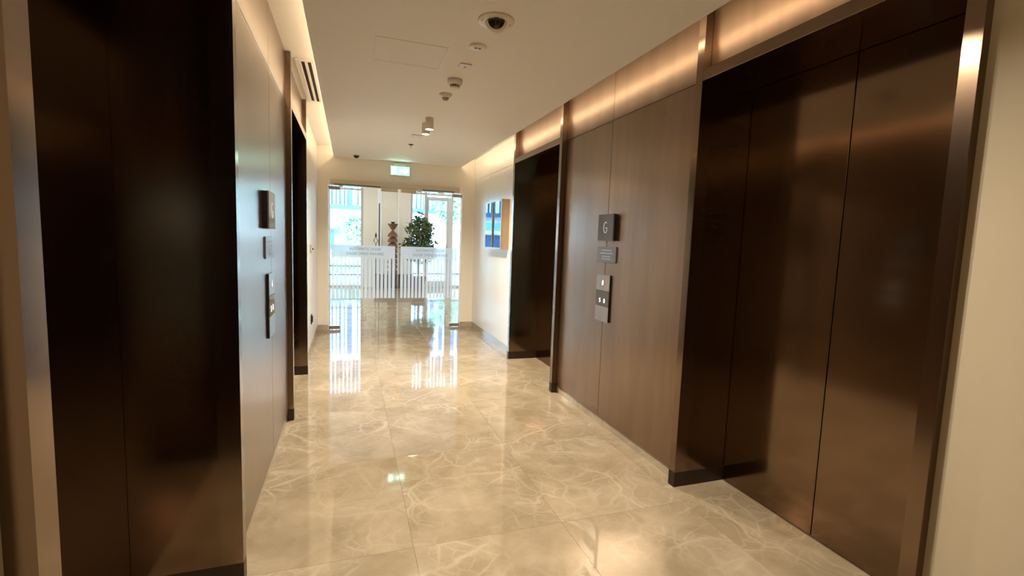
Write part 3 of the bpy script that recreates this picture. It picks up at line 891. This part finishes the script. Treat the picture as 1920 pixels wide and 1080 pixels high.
# ------------------------------------------------------------------ lobby furniture
cy0, cy1 = 14.36, 14.70
t = thing('low_console', 'low dark wooden console against the pier beyond the doors', 'console', (1.25, 14.53, 0))
box('body', 0.70, 1.80, cy0 + 0.02, cy1, 0.03, 0.385, M['console'], t, 0.004)
box('top', 0.69, 1.81, cy0, cy1, 0.385, 0.41, M['console'], t, 0.004)
box('plinth', 0.72, 1.78, cy0 + 0.04, cy1 - 0.01, 0.0, 0.03, M['kick'], t)
for xa, xb in ((0.706, 1.066), (1.072, 1.428), (1.434, 1.794)):
    box('door_front', xa, xb, cy0 + 0.006, cy0 + 0.02, 0.04, 0.38, M['console'], t, 0.002)

# terracotta totem: stacked domes with a double bowl on top
tx, ty = 1.205, 14.52
t = thing('totem_sculpture', 'brown totem sculpture of stacked domes and bowls on the console', 'sculpture', (tx, ty, 0.41))
z = 0.41
MB().lathe(tx, ty, [(0.10, z), (0.10, z + 0.03)], 32).build('foot', M['iron'], t)
z += 0.03
step = 0.154
for k in range(8):
    p = [(0.148, z), (0.146, z + 0.02)] + [(0.148 * math.cos(a), z + 0.02 + (step - 0.014) * math.sin(a)) for a in [i * math.pi / 2 / 8 for i in range(1, 7)]] + [(0.05, z + step)]
    MB().lathe(tx, ty, p, 32).build('dome', M['terracotta'], t)
    z += step
MB().lathe(tx, ty, [(0.072, z), (0.018, z + 0.045), (0.07, z + 0.085)], 32).build('hourglass', M['terracotta'], t)
z += 0.085
MB().lathe(tx, ty, [(0.06, z), (0.148, z + 0.14), (0.148, z + 0.155)], 32).build('bowl', M['terracotta'], t)
z += 0.155
MB().lathe(tx, ty, [(0.03, z), (0.068, z + 0.045), (0.066, z + 0.052)], 32).build('cap_bowl', M['iron'], t)

# slender iron ornament
ox, oy = 0.72, 14.50
t = thing('iron_ornament', 'slender black iron ornament with a diamond loop on the console', 'ornament', (ox, oy, 0.41))
MB().lathe(ox, oy, [(0.05, 0.41), (0.05, 0.425), (0.012, 0.435)], 20).build('foot', M['iron'], t)
MB().lathe(ox, oy, [(0.009, 0.43), (0.009, 1.30)], 10).build('rod', M['iron'], t)
MB().tube([(ox, oy, 1.29), (ox + 0.062, oy, 1.40), (ox, oy, 1.50), (ox - 0.062, oy, 1.40)], 0.011, 8, closed=True).build('diamond_loop', M['iron'], t)
MB().lathe(ox, oy, [(0.012, 1.49), (0.03, 1.53), (0.02, 1.58), (0.004, 1.64)], 14).build('finial', M['iron'], t)

# potted ficus
def leaf_cloud(blobs, n, size, rnd):
    mb = MB()
    tot = sum(b[3] ** 2 for b in blobs)
    for bx_, by_, bz_, br in blobs:
        for _ in range(int(n * br ** 2 / tot)):
            d_ = Vector((rnd.gauss(0, 1), rnd.gauss(0, 1), rnd.gauss(0, 1))).normalized()
            c = Vector((bx_, by_, bz_)) + d_ * br * (0.45 + 0.6 * rnd.random())
            ax = Vector((rnd.gauss(0, 1), rnd.gauss(0, 1), rnd.gauss(-0.5, 0.7))).normalized()
            sd = ax.cross(Vector((rnd.gauss(0, 1), rnd.gauss(0, 1), rnd.gauss(0, 1)))).normalized()
            up = sd.cross(ax)
            L_ = size * (0.7 + 0.6 * rnd.random()); w_ = L_ * 0.27
            pts = [c, c + ax * L_ * 0.35 + sd * w_ + up * w_ * 0.3, c + ax * L_ * 0.4, c + ax * L_ * 0.35 - sd * w_ + up * w_ * 0.3,
                   c + ax * L_ - up * w_ * 0.3]
            mb.add(pts, [(0, 1, 2), (0, 2, 3), (1, 4, 2), (2, 4, 3)])
    return mb
rnd = random.Random(11)
fx, fy = 1.88, 13.75
t = thing('potted_ficus', 'bushy potted ficus standing before the right window of the lobby', 'plant', (fx, fy, 0))
MB().lathe(fx, fy, [(0.15, 0.0), (0.20, 0.40), (0.215, 0.42), (0.19, 0.42), (0.185, 0.37)], 32, cap=True).build('pot', M['pot'], t)
MB().lathe(fx, fy, [(0.183, 0.372), (0.0, 0.385)], 24, cap=False).build('soil', M['soil'], t)
MB().tube([(fx, fy, 0.37), (fx - 0.02, fy, 0.8), (fx + 0.01, fy + 0.02, 1.25)], [0.03, 0.024, 0.016], 10).build('trunk', M['bark'], t)
for k in range(9):
    a = k * 2.4
    rr = 0.3
    MB().tube([(fx, fy, 0.95 + 0.03 * k), (fx + 0.5 * rr * math.cos(a), fy + 0.5 * rr * math.sin(a), 1.25 + 0.04 * k), (fx + rr * math.cos(a), fy + rr * math.sin(a), 1.45 + 0.05 * k)], [0.012, 0.009, 0.004], 6).build('branch', M['bark'], t)
blobs = [(fx, fy, 1.42, 0.34), (fx - 0.24, fy + 0.05, 1.28, 0.26), (fx + 0.22, fy, 1.3, 0.27), (fx + 0.03, fy - 0.12, 1.80, 0.27), (fx - 0.19, fy, 1.78, 0.2), (fx + 0.2, fy, 1.84, 0.18),
         (fx + 0.17, fy + 0.05, 1.62, 0.22), (fx + 0.0, fy, 1.99, 0.18), (fx + 0.06, fy + 0.03, 2.2, 0.05), (fx - 0.28, fy, 1.1, 0.2), (fx + 0.26, fy - 0.05, 1.08, 0.22), (fx, fy - 0.1, 1.1, 0.3)]
fo = leaf_cloud(blobs, 2500, 0.11, rnd).build('foliage', M['leaf'], t)
fo['kind'] = 'stuff'

# ------------------------------------------------------------------ outside the lobby
structure(box('ground', -40, 45, YW + 0.35, 75, -0.25, -0.05, M['paving']))
lw = structure(box('ground', -6, 1.6, 22.0, 27.0, -0.05, 0.02, M['grass']))
YO = 40.0
bd = thing('far_building', 'pale building with vertical fins across the street beyond the lobby windows', 'building', (1.0, YO + 3, -0.05))
box('wall', -26, 28, YO + 0.4, YO + 8, -0.05, 14.0, M['fac_white'], bd)
box('glass_band', -26, 28, YO + 0.3, YO + 0.4, 3.95, 8.15, M['fac_blue'], bd)
box('spandrel', -26, 28, YO - 0.05, YO + 0.4, 3.62, 3.95, M['fac_blue'], bd)
box('ledge', -26, 28, YO - 0.1, YO + 0.4, 8.15, 8.3, M['fac_white'], bd)
box('upper_band', -26, 28, YO + 0.3, YO + 0.4, 8.3, 10.2, M['fac_blue'], bd)
rnd = random.Random(3)
x = -12.0
_fins = {}
while x < 14.0:
    w = rnd.choice((0.12, 0.12, 0.16, 0.34))
    if w not in _fins:
        _fins[w] = box('fin', x, x + w, YO + 0.02, YO + 0.3, 3.95, 8.15, M['fac_fin'], bd)
    else:
        o = bpy.data.objects.new('fin', _fins[w].data)
        link(o, (x + w / 2, YO + 0.16, 3.95), bd)
    x += w + rnd.choice((0.13, 0.16, 0.2, 0.42))
x = -12.0
while x < 14.0:
    box('upper_panel', x, x + 0.75, YO + 0.15, YO + 0.3, 8.4, 10.1, M['fac_white'], bd)
    x += 1.15
sh = thing('shop_front', 'teal shop front at street level seen through the left lobby window', 'shop front', (-4.0, YO - 1.2, -0.05))
box('wall', -9.0, 0.1, YO - 1.6, YO - 0.1, -0.05, 3.05, M['fac_teal'], sh)
box('canopy', -9.0, -0.9, YO - 2.1, YO - 1.6, 2.05, 2.35, M['fac_white'], sh)
for k in range(6):
    xa = -8.7 + k * 1.3
    box('window', xa, xa + 1.05, YO - 1.66, YO - 1.6, 0.5, 1.95, M['fac_blue'], sh)

def street_tree(label, x, y, h, r, seed):
    rn = random.Random(seed)
    t = thing('street_tree', label, 'tree', (x, y, -0.05), 'street trees')
    MB().tube([(x, y, -0.05), (x + 0.05, y, h * 0.35), (x, y, h * 0.6)], [0.12, 0.09, 0.06], 8).build('trunk', M['bark'], t)
    bl = [(x + rn.uniform(-r, r) * 0.6, y + rn.uniform(-r, r) * 0.5, h * (0.45 + 0.5 * rn.random()), r * 0.5) for _ in range(9)]
    f = leaf_cloud(bl, 1400, 0.32, rn).build('foliage', M['out_leaf'], t)
    f['kind'] = 'stuff'
street_tree('green street tree outside the left lobby window', 0.55, 36.0, 3.0, 1.0, 5)
street_tree('green street tree outside beyond the right lobby window', 6.6, 34.0, 5.2, 1.3, 6)
hg = thing('low_hedge', 'low clipped hedge along the kerb outside the left lobby window', 'hedge', (-0.7, 30.0, -0.05))
f = leaf_cloud([(-2.6 + 0.5 * k, 30.0, 0.35, 0.38) for k in range(9)], 1500, 0.16, random.Random(9)).build('foliage', M['out_leaf'], hg)
f['kind'] = 'stuff'
box('planter', -3.0, 1.8, 29.7, 30.3, -0.05, 0.3, M['fac_white'], hg)
